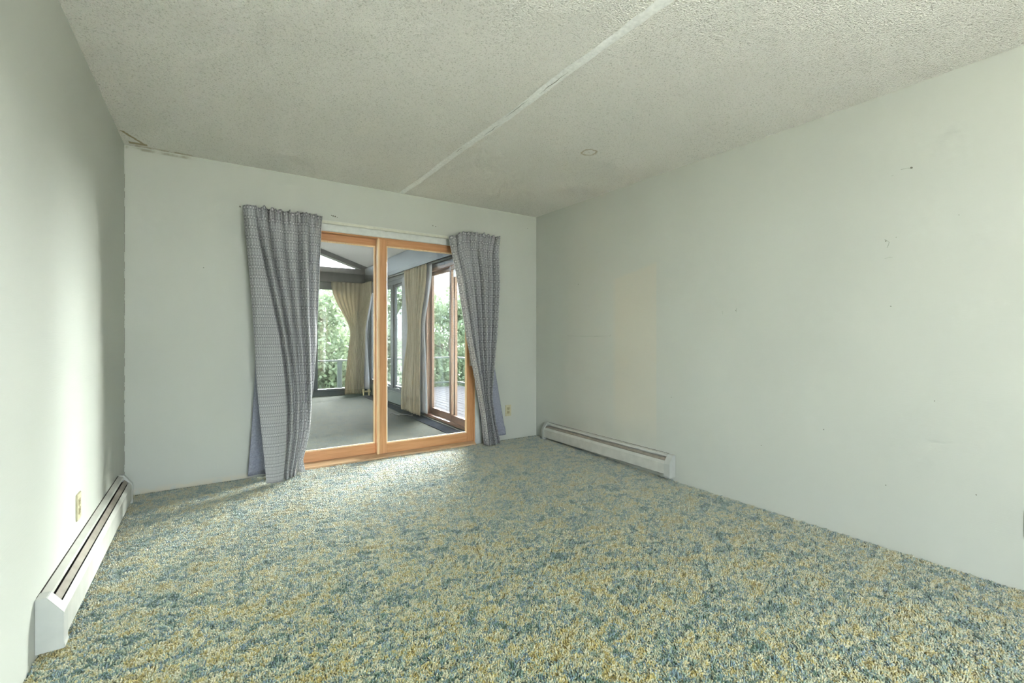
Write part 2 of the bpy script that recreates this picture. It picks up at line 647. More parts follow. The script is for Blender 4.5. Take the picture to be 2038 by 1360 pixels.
def sheet(fn, x0, x1, y0, y1, nx, ny, thick):
    bm = bmesh.new()
    top = [[bm.verts.new((x0 + (x1 - x0) * i / nx, y0 + (y1 - y0) * j / ny,
                          fn(x0 + (x1 - x0) * i / nx, y0 + (y1 - y0) * j / ny))) for i in range(nx + 1)] for j in range(ny + 1)]
    bot = [[bm.verts.new((v.co.x, v.co.y, v.co.z + thick)) for v in r] for r in top]
    for j in range(ny):
        for i in range(nx):
            bm.faces.new((top[j][i], top[j][i + 1], top[j + 1][i + 1], top[j + 1][i]))
            bm.faces.new((bot[j][i], bot[j + 1][i], bot[j + 1][i + 1], bot[j][i + 1]))
    for i in range(nx):
        bm.faces.new((top[0][i], bot[0][i], bot[0][i + 1], top[0][i + 1]))
        bm.faces.new((top[ny][i], top[ny][i + 1], bot[ny][i + 1], bot[ny][i]))
    for j in range(ny):
        bm.faces.new((top[j][0], top[j + 1][0], bot[j + 1][0], bot[j][0]))
        bm.faces.new((top[j][nx], bot[j][nx], bot[j + 1][nx], top[j + 1][nx]))
    m_ = MB()
    m_.bm.free()
    m_.bm = bm
    return m_


structure(sheet(lambda x, y: fz(x, y) - 0.012, XL, XR, YREAR, YB, 16, 20, -0.07).build('floor', M['carpet_base']),
          'bedroom floor under the blue and green shag carpet', 'floor')
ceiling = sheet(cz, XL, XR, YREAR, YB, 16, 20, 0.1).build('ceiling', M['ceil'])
structure(ceiling, 'cream popcorn textured ceiling with a taped seam', 'ceiling')

# taped plaster joint running the length of the ceiling
bm = bmesh.new()
rows = []
for j in range(230):
    y = -1.5 + (YB + 1.5) * j / 229
    w = 0.030 + 0.010 * mnoise.noise((y * 3, 0, 0)) + 0.007 * mnoise.noise((y * 14, 5, 0))
    cxs = 1.492 + 0.022 * mnoise.noise((y * 1.1, 9, 0)) + 0.006 * mnoise.noise((y * 6, 3, 0))
    rows.append([bm.verts.new((cxs + w * s, y, cz(cxs, y) - h)) for s, h in ((-1.0, -0.001), (-0.5, 0.0022), (0.0, 0.003), (0.5, 0.0022), (1.0, -0.001))])
for a, c in zip(rows, rows[1:]):
    for k in range(4):
        bm.faces.new((a[k], a[k + 1], c[k + 1], c[k]))
m_ = MB(); m_.bm.free(); m_.bm = bm
tape = m_.build('joint_tape', M['seam'], ceiling, smooth=True)
tape['label'] = 'whiter taped seam running along the ceiling'
bm = bmesh.new()
for (ya, yb) in ((1.75, 2.0), (2.08, 2.33), (2.42, 2.62), (2.86, 2.98)):
    rows = []
    n_ = 24
    for j in range(n_ + 1):
        y = ya + (yb - ya) * j / n_
        w = 0.0014 * math.sin(math.pi * j / n_) + 0.0002
        cxs = 1.488 + 0.02 * mnoise.noise((y * 1.1, 9, 0)) + 0.008 * mnoise.noise((y * 18, 1, 0)) - 0.012 * math.sin(ya * 7)
        rows.append([bm.verts.new((cxs + s * w, y, cz(cxs, y) - 0.0042)) for s in (-1, 1)])
    for a, c in zip(rows, rows[1:]):
        bm.faces.new((a[0], a[1], c[1], c[0]))
m_ = MB(); m_.bm.free(); m_.bm = bm
m_.build('hairline_crack', M['crack'], ceiling)

# the bedroom's own window, outside the picture
win = structure(empty('window_1', ((WBX0 + WBX1) / 2, YREAR, WZ0)), 'tall window in the wall behind the viewer', 'window')
ya, yb = YREAR - 0.11, YREAR - 0.04
xm = (WBX0 + WBX1) / 2
b = MB().box(WBX0, WBX1, ya, yb, WZ0, WZ0 + 0.05).box(WBX0, WBX1, ya, yb, WZ1 - 0.05, WZ1)
for x in (WBX0, xm - 0.025, WBX1 - 0.05):
    b.box(x, x + 0.05, ya, yb, WZ0 + 0.05, WZ1 - 0.05)
b.build('window_frame', M['white'], win)
for x0, x1 in ((WBX0 + 0.05, xm - 0.025), (xm + 0.025, WBX1 - 0.05)):
    MB().box(x0, x1, YREAR - 0.078, YREAR - 0.072, WZ0 + 0.05, WZ1 - 0.05).build('pane', M['clear_glass'], win)


# nail holes and scuffs: shallow dark pits and scratches in the paint
def pit(parent, c, axis, r, seed):
    rr = random.Random(seed)
    m2 = MB()
    k = 9
    ring = []
    for i_ in range(k):
        a_ = 2 * math.pi * i_ / k
        q_ = r * rr.uniform(0.6, 1.15)
        ring.append((c[0] + q_ * math.cos(a_), c[1] + q_ * math.sin(a_)))
    if axis == 'x':
        m2.prism(ring, 'x', XR - 0.0012, XR + 0.002)
    else:
        m2.prism(ring, 'y', YB - 0.0012, YB + 0.002)
    m2.build('nail_hole', M['crack'], parent)


def scratch(parent, pts, axis, w):
    m2 = MB()
    for (a0, b0), (a1, b1) in zip(pts, pts[1:]):
        d_ = Vector((a1 - a0, b1 - b0)).normalized()
        nx_, ny_ = -d_.y * w, d_.x * w
        q_ = [(a0 - nx_, b0 - ny_), (a1 - nx_ * 0.5, b1 - ny_ * 0.5), (a1 + nx_ * 0.5, b1 + ny_ * 0.5), (a0 + nx_, b0 + ny_)]
        m2.prism(q_, axis, (XR if axis == 'x' else YB) - 0.0008, (XR if axis == 'x' else YB) + 0.002)
    m2.build('scuff', M['scuff'], parent)


for k, (cy_, cz_, r_) in enumerate(((0.841, 1.986, 0.0060), (0.95, 1.622, 0.0035), (0.928, 1.268, 0.003), (0.905, 1.635, 0.002), (1.795, 1.285, 0.003), (3.43, 1.62, 0.004),
                                    (0.66, 1.70, 0.002), (1.25, 0.55, 0.004), (0.6, 0.35, 0.003), (0.95, 0.30, 0.003), (2.33, 0.62, 0.003), (0.75, 0.78, 0.0025), (1.62, 0.38, 0.003))):
    pit(wall_right, (cy_, cz_), 'x', r_, k)
scratch(wall_right, [(0.885, 1.990), (0.855, 1.989), (0.845, 1.984)], 'x', 0.0014)
scratch(wall_right, [(0.925, 1.968), (0.915, 1.970)], 'x', 0.0012)
scratch(wall_right, [(0.955, 1.632), (0.935, 1.615), (0.938, 1.600), (0.945, 1.585)], 'x', 0.0018)
scratch(wall_right, [(0.955, 1.528), (0.935, 1.532), (0.920, 1.530)], 'x', 0.0014)
scratch(wall_right, [(1.79, 1.30), (1.795, 1.285), (1.79, 1.272)], 'x', 0.0015)
scratch(wall_right, [(1.895, 1.285), (1.893, 1.262)], 'x', 0.0015)
scratch(wall_right, [(3.60, 1.108), (3.4, 1.103), (3.2, 1.102), (3.0, 1.106), (2.985, 1.12)], 'x', 0.0016)
for k, (cx_, cz_, r_) in enumerate(((-0.05, 1.62, 0.004), (0.862, 2.146, 0.005), (0.876, 2.142, 0.007), (0.893, 2.140, 0.006), (0.91, 2.134, 0.004), (1.80, 2.180, 0.005), (1.83, 2.176, 0.005), (2.93, 2.30, 0.004), (0.185, 2.115, 0.007))):
    pit(wall_back, (cx_, cz_), 'y', r_, 50 + k)


# ------------------------------------------------------------------ the sliding glass door
door = structure(empty('door_1', (1.32, YB, 0)), 'two-panel sliding glass door with orange fir frames', 'door')
b = MB().box(DX0, DX0 + 0.04, YB + 0.004, YB + 0.16, 0.0, DZ)
b.build('jamb', M['wood_z'], door)
b = MB().box(DX1 - 0.004, DX1 + 0.012, YB - 0.002, YB + 0.16, 0.0, DZ)
b.build('jamb', M['wood_z'], door)
MB().box(DX0, DX1, YB + 0.004, YB + 0.16, 1.995, DZ).build('head_jamb', M['wood_x'], door)
MB().prism([(YB - 0.045, 0.0), (YB - 0.045, 0.012), (YB + 0.02, 0.026), (YB + 0.16, 0.026), (YB + 0.16, -0.004), (YB - 0.045, -0.004)], 'x', DX0 - 0.02, DX1 + 0.004).build('sill', M['sill'], door)


def panel(name, x0, x1, y0, z0, z1, sw, br, tr, left_pale):
    g = empty(name, (0, 0, 0), door)
    y1 = y0 + 0.04
    def stile(a, c):
        MB().box(a, c, y0, y1, z0, z1).build('stile', M['wood_z'], g, bevel=0.003)
    stile(x0, x0 + sw)
    stile(x1 - sw, x1)
    MB().box(x0 + sw, x1 - sw, y0 + 0.001, y1 - 0.001, z0, z0 + br).build('bottom_rail', M['wood_x'], g, bevel=0.003)
    MB().box(x0 + sw, x1 - sw, y0 + 0.001, y1 - 0.001, z1 - tr, z1).build('top_rail', M['wood_x'], g, bevel=0.003)
    # glazing beads in a paler wood tone
    bd = 0.011
    e = 0.006
    MB().prism([(y0 + e, z0 + br), (y0 + 0.017, z0 + br + bd), (y0 + 0.024, z0 + br + bd), (y0 + 0.024, z0 + br)], 'x', x0 + sw, x1 - sw).build('glazing_bead', M['wood_pale'], g)
    MB().prism([(y0 + e, z1 - tr), (y0 + 0.017, z1 - tr - bd), (y0 + 0.024, z1 - tr - bd), (y0 + 0.024, z1 - tr)], 'x', x0 + sw, x1 - sw).build('glazing_bead', M['wood_pale'], g)
    for xa, xb in ((x0 + sw, x0 + sw + bd), (x1 - sw, x1 - sw - bd)):
        MB().prism([(xa, y0 + e), (xb, y0 + 0.017), (xb, y0 + 0.024), (xa, y0 + 0.024)], 'z', z0 + br, z1 - tr).build('glazing_bead', M['wood_pale'], g)
    MB().box(x0 + sw, x1 - sw, y0 + 0.018, y0 + 0.023, z0 + br, z1 - tr).build('glass_pane', M['door_glass'], g)
    return g


pr = panel('sliding_panel', 1.277, 2.246, YB + 0.006, 0.028, 1.996, 0.070, 0.088, 0.060, True)
MB().box(1.262, 1.279, YB + 0.0, YB + 0.046, 0.028, 1.996).build('edge_strip', M['wood_pale'], pr, bevel=0.003)  # paler tone along the edge of the stile
pl = panel('fixed_panel', 0.43, 1.33, YB + 0.066, 0.028, 1.996, 0.070, 0.088, 0.060, False)
b = MB().box(2.205, 2.228, YB - 0.010, YB + 0.008, 0.80, 0.93)
h = b.build('latch_plate', M['steel'], door, bevel=0.003)
MB().box(2.212, 2.221, YB - 0.034, YB - 0.010, 0.835, 0.895).build('thumb_latch', M['cream_rod'], door, bevel=0.003)

# white casing
t1 = structure(empty('trim_1', (1.32, YB, DZ)), 'white painted casing around the sliding door', 'trim')
MB().box(DX0 - 0.07, DX1 + 0.085, YB - 0.018, YB, 2.003, 2.095).build('head_casing', M['white'], t1, bevel=0.002)
MB().box(DX0 - 0.07, DX1 + 0.085, YB - 0.024, YB - 0.016, 2.006, 2.018).build('casing_lip', M['white'], t1)
MB().box(DX1 + 0.012, DX1 + 0.085, YB - 0.016, YB, 0.0, 2.003).build('side_casing', M['white'], t1, bevel=0.002)
MB().box(DX0 - 0.07, DX0, YB - 0.016, YB, 0.0, 2.003).build('side_casing', M['white'], t1, bevel=0.002)

# curtain rod
rod = tag(empty('curtain_rod', (1.34, YB, 2.09)), 'cream enamelled curtain rod above the sliding door', 'curtain rod')
MB().box(0.205, 2.50, YB - 0.070, YB - 0.060, 2.056, 2.080).build('rod', M['cream_rod'], rod, bevel=0.003)
for x in (0.205, 2.49):
    MB().box(x, x + 0.010, YB - 0.064, YB, 2.056, 2.080).build('return_arm', M['cream_rod'], rod, bevel=0.002)
MB().box(1.32, 1.345, YB - 0.062, YB - 0.019, 2.060, 2.074).build('bracket', M['cream_rod'], rod, bevel=0.002)


# ------------------------------------------------------------------ curtains
def lerp_table(tab, z):
    if z >= tab[0][0]:
        return tab[0][1]
    for (za, xa), (zb, xb) in zip(tab, tab[1:]):
        if z >= zb:
            t = (za - z) / (za - zb)
            return xa + (xb - xa) * t
    return tab[-1][1]


def smooth_table(tab, z):
    return sum(lerp_table(tab, z + d) for d in (-0.06, -0.03, 0, 0.03, 0.06)) / 5


def cloth(name, mat, parent, pt, nu, nv, wf, hf, thick=0.0018):
    """grid of pt(u, v) with fabric UVs in metres"""
    bm = bmesh.new()
    uvl = bm.loops.layers.uv.new('UVMap')
    g = [[bm.verts.new(pt(i / nu, j / nv)) for i in range(nu + 1)] for j in range(nv + 1)]
    for j in range(nv):
        for i in range(nu):
            f = bm.faces.new((g[j][i], g[j + 1][i], g[j + 1][i + 1], g[j][i + 1]))
            f.smooth = True
            for l, (a, c) in zip(f.loops, ((i, j), (i, j + 1), (i + 1, j + 1), (i + 1, j))):
                l[uvl].uv = (a / nu * wf, (1 - c / nv) * hf)
    me = bpy.data.meshes.new(name)
    bm.to_mesh(me)
    bm.free()
    me.materials.append(mat)
    o = link(name, me, parent)
    s = o.modifiers.new('thickness', 'SOLIDIFY')
    s.thickness = thick
    s.offset = 0
    return o


def bez(t):
    return t * t * (3 - 2 * t)


# left curtain ------------------------------------------------------
LL = [(2.10, 0.196), (1.83, 0.220), (1.45, 0.250), (1.06, 0.272), (0.76, 0.284), (0.46, 0.305), (0.23, 0.326), (0.0, 0.344)]
LR = [(2.10, 0.762), (1.81, 0.751), (1.56, 0.744), (1.06, 0.719), (0.62, 0.683), (0.31, 0.642), (0.10, 0.592), (0.0, 0.570)]


def fold_left(u, v):
    """outward bulge of the cloth: a flat panel on the left that widens downwards, rounded pleats with sharp creases beside it"""
    ub = 0.15 + 0.40 * bez(clamp(v / 0.80))
    if u < ub:
        k = u / ub
        return 0.55 + 0.35 * math.sin(math.pi * k) - 0.25 * (1 - k) ** 3 - 1.15 * clamp((k - 0.90) / 0.10) * (1 - 0.5 * v)
    k = (u - ub) / (1 - ub)
    n_ = 5.0 - 1.6 * bez(clamp((v - 0.35) / 0.6))
    ph = math.pi * (n_ * k + 0.10 * math.sin(7 * k + 2 * v))
    w = abs(math.sin(ph)) ** 0.8
    tall = 0.75 + 0.35 * math.sin(2.3 * math.floor(ph / math.pi) + 1.0)
    return (w * tall * 1.5 - 0.75) * (1 - 0.25 * bez(clamp((v - 0.7) / 0.3)))


def pt_left(u, v):
    z = 2.100 * (1 - v) + 0.004 * v
    xl, xr = smooth_table(LL, z), smooth_table(LR, z)
    uu = u + 0.010 * math.sin(9 * u + 5 * v) * math.sin(math.pi * u)
    x = xl + (xr - xl) * uu
    amp = 0.030 + 0.034 * bez(clamp(v / 0.22))
    base = YB - 0.138 - 0.115 * bez(clamp((v - 0.25) / 0.75)) * (1 - 0.45 * u)
    y = base - amp * fold_left(uu, v)
    if v < 0.085:                                       # gathered heading
        k = 1 - bez(v / 0.085)
        g = 1 if u > 0.13 else 0.08
        y += (0.015 * math.sin(88 * u + 2 + 2 * math.sin(13 * u)) + 0.006 * math.sin(171 * u)) * k * g
        x += 0.005 * math.sin(71 * u + 30 * v) * k * g
        z += (0.007 * math.sin(57 * u) + 0.004 * math.sin(131 * u)) * k * k * g
    if u > 0.86 and v > 0.93:                           # corner of the hem dragged along the floor
        k = (u - 0.86) / 0.14 * bez((v - 0.93) / 0.07)
        x += 0.055 * k
        y += 0.11 * k
        z += 0.012 * math.sin(math.pi * k)
    if u < 0.05 and v < 0.6:
        y += 0.035 * (1 - u / 0.05) * (1 - v / 0.6)
    return (x, min(y, YB - 0.074), z)


cl = tag(empty('curtain', (0.45, YB - 0.12, 0)), 'wide grey lace-patterned curtain hanging left of the sliding door', 'curtain', 'grey lace curtains at the sliding door')
cloth('front_panel', M['lace'], cl, pt_left, 260, 120, 1.02, 2.10)


def pt_left_lining(u, v):
    z = 2.045 * (1 - v) + 0.022 * v
    xl = smooth_table([(2.06, 0.235), (1.2, 0.285), (0.83, 0.284), (0.59, 0.270), (0.36, 0.258), (0.13, 0.241), (0.02, 0.232)], z)
    xr = smooth_table([(2.06, 0.70), (1.0, 0.66), (0.4, 0.57), (0.02, 0.50)], z)
    x = xl + (xr - xl) * u
    return (x, YB - 0.058 - 0.012 * math.sin(14 * u + v) - 0.02 * v * u, z)


cloth('lining', M['lining'], cl, pt_left_lining, 40, 40, 0.6, 2.0)['label'] = 'plain blue-grey lining behind the lace'

# right curtain -----------------------------------------------------
RL = [(2.10, 1.903), (2.00, 1.914), (1.88, 1.942), (1.72, 1.982), (1.45, 2.030), (1.05, 2.099), (0.65, 2.190), (0.29, 2.263), (0.01, 2.288)]
RR = [(2.14, 2.488), (2.06, 2.470), (1.98, 2.446), (1.67, 2.449), (1.26, 2.425), (0.84, 2.389), (0.48, 2.365), (0.22, 2.413), (0.0, 2.473)]


def pt_right(u, v):
    zt = 2.062 + 0.072 * bez(clamp(u / 0.35))
    z = zt * (1 - v) + 0.006 * v
    xl, xr = smooth_table(RL, z), smooth_table(RR, z)
    x = xl + (xr - xl) * u
    ph = math.pi * (7.4 * u + 0.16 * math.sin(3 * v + 8 * u) - 0.5 * v * (1 - u))
    w = abs(math.sin(ph)) ** 0.8 * (0.80 + 0.40 * math.sin(1.9 * math.floor(ph / math.pi) + 0.6)) * 1.5 - 0.7
    amp = 0.028 + 0.026 * bez(clamp(v / 0.25)) + 0.008 * bez(clamp((v - 0.7) / 0.3))
    base = YB - 0.132 - 0.025 * (1 - u) - 0.015 * math.sin(math.pi * v)
    y = base - amp * w
    if v < 0.08:
        k = 1 - v / 0.08
        y += (0.014 * math.sin(84 * u + 1 + 2 * math.sin(11 * u)) + 0.006 * math.sin(160 * u)) * k
        x += 0.006 * math.sin(63 * u + 18 * v) * k
        z += (0.008 * math.sin(51 * u) + 0.004 * math.sin(120 * u)) * k * k
    return (x, min(y, YB - 0.074), z)


cr = tag(empty('curtain', (2.3, YB - 0.11, 0)), 'narrower grey lace-patterned curtain pulled in right of the sliding door', 'curtain', 'grey lace curtains at the sliding door')
cloth('front_panel', M['lace'], cr, pt_right, 260, 120, 0.96, 2.10)


def pt_right_lining(u, v):
    z = 1.25 * (1 - v) + 0.055 * v
    xl = smooth_table([(1.25, 2.15), (0.65, 2.24), (0.05, 2.33)], z)
    xr = smooth_table([(1.25, 2.40), (1.0, 2.432), (0.73, 2.485), (0.41, 2.548), (0.14, 2.604), (0.05, 2.620)], z)
    return (xl + (xr - xl) * u, YB - 0.050 + 0.020 * u * v - 0.008 * math.sin(9 * u), z)


cloth('lining', M['lining'], cr, pt_right_lining, 40, 40, 0.5, 1.2)['label'] = 'plain blue-grey lining flaring out at the wall'
def pt_right_hem(u, v):
    p = pt_right_lining(0.42 + 0.58 * u, 0.925 + 0.075 * v)
    return (p[0] + 0.003 * u, p[1] - 0.006, p[2])
cloth('lining_hem', M['lining'], cr, pt_right_hem, 16, 4, 0.3, 0.1)


# ------------------------------------------------------------------ baseboard heaters
def heater(name, label, wall_x, side, y0, y1, base, h, far_gap):
    """side +1: the heater stands out towards +x from the wall at wall_x"""
    t = tag(empty(name, (wall_x + side * 0.035, (y0 + y1) / 2, base)), label, 'heater', 'baseboard heaters')
    D = 0.072
    def X(d): return wall_x + side * d
    def pr_(pts, a, c): return MB().prism([(X(d), base + z) for d, z in pts], 'y', a, c)
    pr_([(0.001, 0.015), (0.001, h), (0.006, h), (0.006, 0.015)], y0 + 0.05, y1 - 0.03).build('back_plate', M['heater'], t)
    # top cover folded down over the slot
    pr_([(0.0001, h - 0.004), (0.0001, h + 0.0015), (0.0042, h + 0.0004), (0.0042, h - 0.004)], y0 + 0.02, y1 - 0.03).build('wall_joint', M['dark'], t)
    pr_([(0.0045, h - 0.003), (0.0045, h), (0.028, h - 0.007), (0.030, h - 0.020), (0.0275, h - 0.020), (0.0265, h - 0.010)], y0 + 0.05, y1 - 0.03).build('top_cover', M['heater'], t)
    # damper blade lying in the slot
    pr_([(0.0335, h - 0.029), (0.0515, h - 0.047), (0.050, h - 0.049), (0.032, h - 0.031)], y0 + 0.055, y1 - 0.032).build('damper', M['damper'], t)
    pr_([(0.026, h - 0.040), (0.060, h - 0.075), (0.060, 0.030), (0.008, 0.030), (0.008, h - 0.040)], y0 + 0.06, y1 - 0.04).build('heating_element', M['dark'], t)
    # front panel with folded upper edge
    pr_([(0.055, h - 0.050), (0.057, h - 0.047), (D - 0.001, h - 0.068), (D - 0.001, 0.036), (D - 0.010, 0.030), (D - 0.010, 0.033), (D - 0.003, 0.038), (D - 0.003, h - 0.069)], y0 + 0.05, y1 - 0.03).build('front_panel', M['heater'], t)
    prof = [(0.001, 0.012), (0.001, h + 0.002), (0.030, h + 0.001), (D + 0.002, h - 0.062), (D + 0.002, 0.03), (D + 0.005, 0.022), (D + 0.003, 0.012)]
    pr_(prof, y0, y0 + 0.055).build('end_cap', M['heater_cap'], t, bevel=0.0015)
    pr_(prof, y1 - 0.035, y1).build('end_cap', M['heater_cap'], t, bevel=0.0015)
    return t


heater('baseboard_heater', 'long white baseboard heater along the left wall below the outlet', XL, 1, 2.205, 3.90, 0.0, 0.200, 0)
heater('baseboard_heater', 'white baseboard heater along the right wall near the far corner', XR, -1, 2.290, 3.935, -0.016, 0.185, 0)


# ------------------------------------------------------------------ electrical outlets
def outlet(label, c, normal):
    """c on the wall surface; normal '+x', '-x' or '-y'"""
    t = tag(empty('wall_outlet', c), label, 'outlet', 'ivory duplex outlets')
    def bx(a0, a1, d0, d1, z0, z1):
        m2 = MB()
        if normal == '+x':
            return m2.box(c[0] + d0, c[0] + d1, c[1] + a0, c[1] + a1, c[2] + z0, c[2] + z1)
        if normal == '-x':
            return m2.box(c[0] - d1, c[0] - d0, c[1] + a0, c[1] + a1, c[2] + z0, c[2] + z1)
        return m2.box(c[0] + a0, c[0] + a1, c[1] - d1, c[1] - d0, c[2] + z0, c[2] + z1)
    bx(-0.0375, 0.0375, 0.0, 0.006, -0.060, 0.060).build('cover_plate', M['outlet'], t, bevel=0.0022)
    for s in (-1, 1):
        r = bx(-0.0165, 0.0165, 0.005, 0.008, s * 0.020 - 0.014, s * 0.020 + 0.014).build('receptacle', M['outlet_d'], t, bevel=0.0012)
        for a in (-0.007, 0.006):
            bx(a, a + 0.0022, 0.0078, 0.0084, s * 0.020 - 0.001, s * 0.020 + 0.008).build('slot', M['slot'], t)
        bx(-0.0025, 0.0025, 0.0078, 0.0084, s * 0.020 - 0.010, s * 0.020 - 0.005).build('ground_hole', M['slot'], t)
    bx(-0.003, 0.003, 0.0055, 0.0075, -0.003, 0.003).build('screw', M['screw'], t, bevel=0.0008)


outlet('ivory outlet above the long heater on the left wall', (XL, 2.812, 0.336), '+x')
outlet('ivory outlet on the end wall right of the narrower curtain', (2.671, YB, 0.303), '-y')
outlet('ivory outlet cut off by the right edge of the photo', (XR, 0.408, 0.262), '-x')


# ------------------------------------------------------------------ unseen lamp added behind the viewer to fill the room
def fill_lamp(x, y, watts, color):
    t = tag(empty('fill_lamp', (x, y, HC)), 'added globe fill lamp, unseen behind the viewer', 'lamp')
    MB().tube([(x, y, HC - 0.035), (x, y, HC + 0.001)], 0.075, 24).build('fill_lamp_canopy', M['white'], t, bevel=0.004)
    MB().tube([(x, y, HC - 0.78), (x, y, HC - 0.035)], 0.012, 12).build('fill_lamp_stem', M['steel'], t)
    bm = bmesh.new()
    bmesh.ops.create_uvsphere(bm, u_segments=20, v_segments=12, radius=0.16, matrix=Matrix.Translation((x, y, HC - 0.93)))
    m2 = MB(); m2.bm.free(); m2.bm = bm
    g = Mat('fill_lamp_globe', 0.4, (0.9, 0.88, 0.82))
    g.b.inputs['Emission Color'].default_value = (*color, 1)
    g.b.inputs['Emission Strength'].default_value = watts / (math.pi * 4 * math.pi * 0.16 ** 2)
    m2.build('globe', g.m, t, smooth=True)


fill_lamp(1.05, -1.10, FILL_LAMP_W, (1.0, 0.94, 0.86))


# ------------------------------------------------------------------ sunroom shell
def rake(x):            # underside of the sunroom ceiling
    return 2.42 + 0.33 * (2.5 - x) if x > 0 else 2.42 + 0.33 * 2.5 + 0.33 * x


structure(MB().box(SX0 - 0.1, SX1 + 0.12, SY0, SY1 + 0.12, -0.12, 0.0).build('floor_sunroom', M['sun_carpet']), 'grey-green sunroom carpet beyond the glass door', 'floor')
b = MB().prism([(SX1 + 0.5, rake(2.5) - 0.165), (0, rake(0)), (SX0 - 0.4, rake(SX0) - 0.13), (SX0 - 0.4, rake(SX0)), (0, rake(0) + 0.14), (SX1 + 0.5, rake(2.5) - 0.02)], 'y', SY0, SY1 + 0.5)
structure(b.build('ceiling_sunroom', M['sun_ceil']), 'sloping grey sunroom ceiling above the glass door', 'ceiling')
b = MB()
b.box(SX0, DX0, SY0 - 0.0005, SY0 + 0.02, 0, 2.5).box(DX1 + 0.012, SX1, SY0 - 0.0005, SY0 + 0.02, 0, 2.5)
b.prism([(SX0, 2.02), (SX1, 2.02), (SX1, rake(2.5)), (0, rake(0)), (SX0, rake(SX0))], 'y', SY0 - 0.0005, SY0 + 0.02)
structure(b.build('wall_sunroom_near', M['sun_wall_l']), 'sunroom side of the wall around the door', 'wall')

# far gable wall: sill, posts, header, rake beams
b = MB()
b.box(SX0, SX1, SY1, SY1 + 0.12, 0, 0.06)
for x0, x1 in ((SX0, SX0 + 0.14), (-0.92, -0.82), (0.50, 0.60), (1.48, 1.57), (SX1 - 0.10, SX1)):
    b.box(x0, x1, SY1, SY1 + 0.12, 0.06, 2.10)
structure(b.build('wall_sunroom_far', M['frame_blue']), 'dark framed window wall at the far end of the sunroom', 'wall')
hb = MB().box(SX0, SX1, SY1 - 0.06, SY1 + 0.12, 2.10, 2.37).build('trim_2', M['beam'])
structure(hb, 'dark header beam over the far sunroom window', 'beam')
b = MB().prism([(2.5, 2.335), (0, rake(0) - 0.10), (0, rake(0) + 0.01), (2.5, 2.425)], 'y', SY1 - 0.05, SY1 + 0.12)
b.prism([(SX0, rake(SX0) - 0.10), (0, rake(0) - 0.10), (0, rake(0) + 0.01), (SX0, rake(SX0) + 0.01)], 'y', SY1 - 0.05, SY1 + 0.12)
b.box(-0.06, 0.06, SY1 - 0.03, SY1 + 0.10, 2.37, rake(0) - 0.05)
structure(b.build('trim_3', M['frame_blue']), 'sloping dark rake beams under the sunroom gable', 'beam')
b = MB().prism([(SX0, 2.37), (-0.05, 2.37), (-0.05, rake(0) - 0.10), (SX0, rake(SX0) - 0.10)], 'y', SY1 + 0.035, SY1 + 0.041)
b.prism([(0.05, 2.37), (2.40, 2.37), (0.05, rake(0) - 0.10)], 'y', SY1 + 0.035, SY1 + 0.041)
structure(b.build('window_2', M['tint_glass']), 'triangular gable glazing above the far header beam', 'window')


def window_y(n, x0, x1, z0, z1, label):
    w = structure(empty('window_%d' % n, ((x0 + x1) / 2, SY1, z0)), label, 'window')
    fw = 0.05
    b2 = MB().box(x0, x1, SY1 + 0.01, SY1 + 0.07, z0, z0 + fw * 1.2).box(x0, x1, SY1 + 0.01, SY1 + 0.07, z1 - 0.14, z1)
    b2.box(x0, x0 + fw, SY1 + 0.01, SY1 + 0.07, z0 + fw * 1.2, z1 - 0.14).box(x1 - fw, x1, SY1 + 0.01, SY1 + 0.07, z0 + fw * 1.2, z1 - 0.14)
    b2.build('window_frame', M['frame_blue'], w)
    MB().box(x0 + fw, x1 - fw, SY1 + 0.035, SY1 + 0.040, z0 + fw * 1.2, z1 - 0.14).build('pane', M['tint_glass'], w)


window_y(3, 1.57, 2.40, 0.06, 2.10, 'tall far sunroom window beside the tied-back tan curtain')
window_y(4, 0.60, 1.48, 0.06, 2.10, 'second far sunroom window behind the wide grey curtain')
window_y(5, -0.82, 0.50, 0.06, 2.10, 'middle far sunroom window hidden by the wall')
window_y(6, -2.46, -0.92, 0.06, 2.10, 'leftmost far sunroom window hidden by the wall')

# right sunroom wall: plinth, panels, header; openings for casements and a sliding door
b = MB()
b.box(SX1, SX1 + 0.12, 6.92, SY1 + 0.12, 0, 0.19)
structure(b.build('trim_4', M['plinth']), 'dark green-grey plinth under the sunroom casements', 'trim')
b = MB()
b.box(SX1, SX1 + 0.12, 5.98, 6.92, 0, 2.02).box(SX1, SX1 + 0.12, SY0, 4.34, 0, 2.02).box(SX1, SX1 + 0.12, SY1 - 0.10, SY1 + 0.12, 0.19, 2.02)
structure(b.build('wall_sunroom_right', M['sun_wall']), 'grey panel between the sunroom casements and sliding door', 'wall')
b = MB().box(SX1, SX1 + 0.14, SY0, SY1 + 0.12, 2.02, 2.44)
b.box(SX1 - 0.05, SX1, SY0 + 0.02, SY1 - 0.06, 2.10, 2.385)
structure(b.build('trim_5', M['beam']), 'dark header beam along the right side of the sunroom', 'beam')
structure(MB().box(SX1 - 0.035, SX1, SY0 + 0.02, 8.5, 2.070, 2.092).build('trim_6', M['rail']), 'pale track under the right header beam', 'trim')


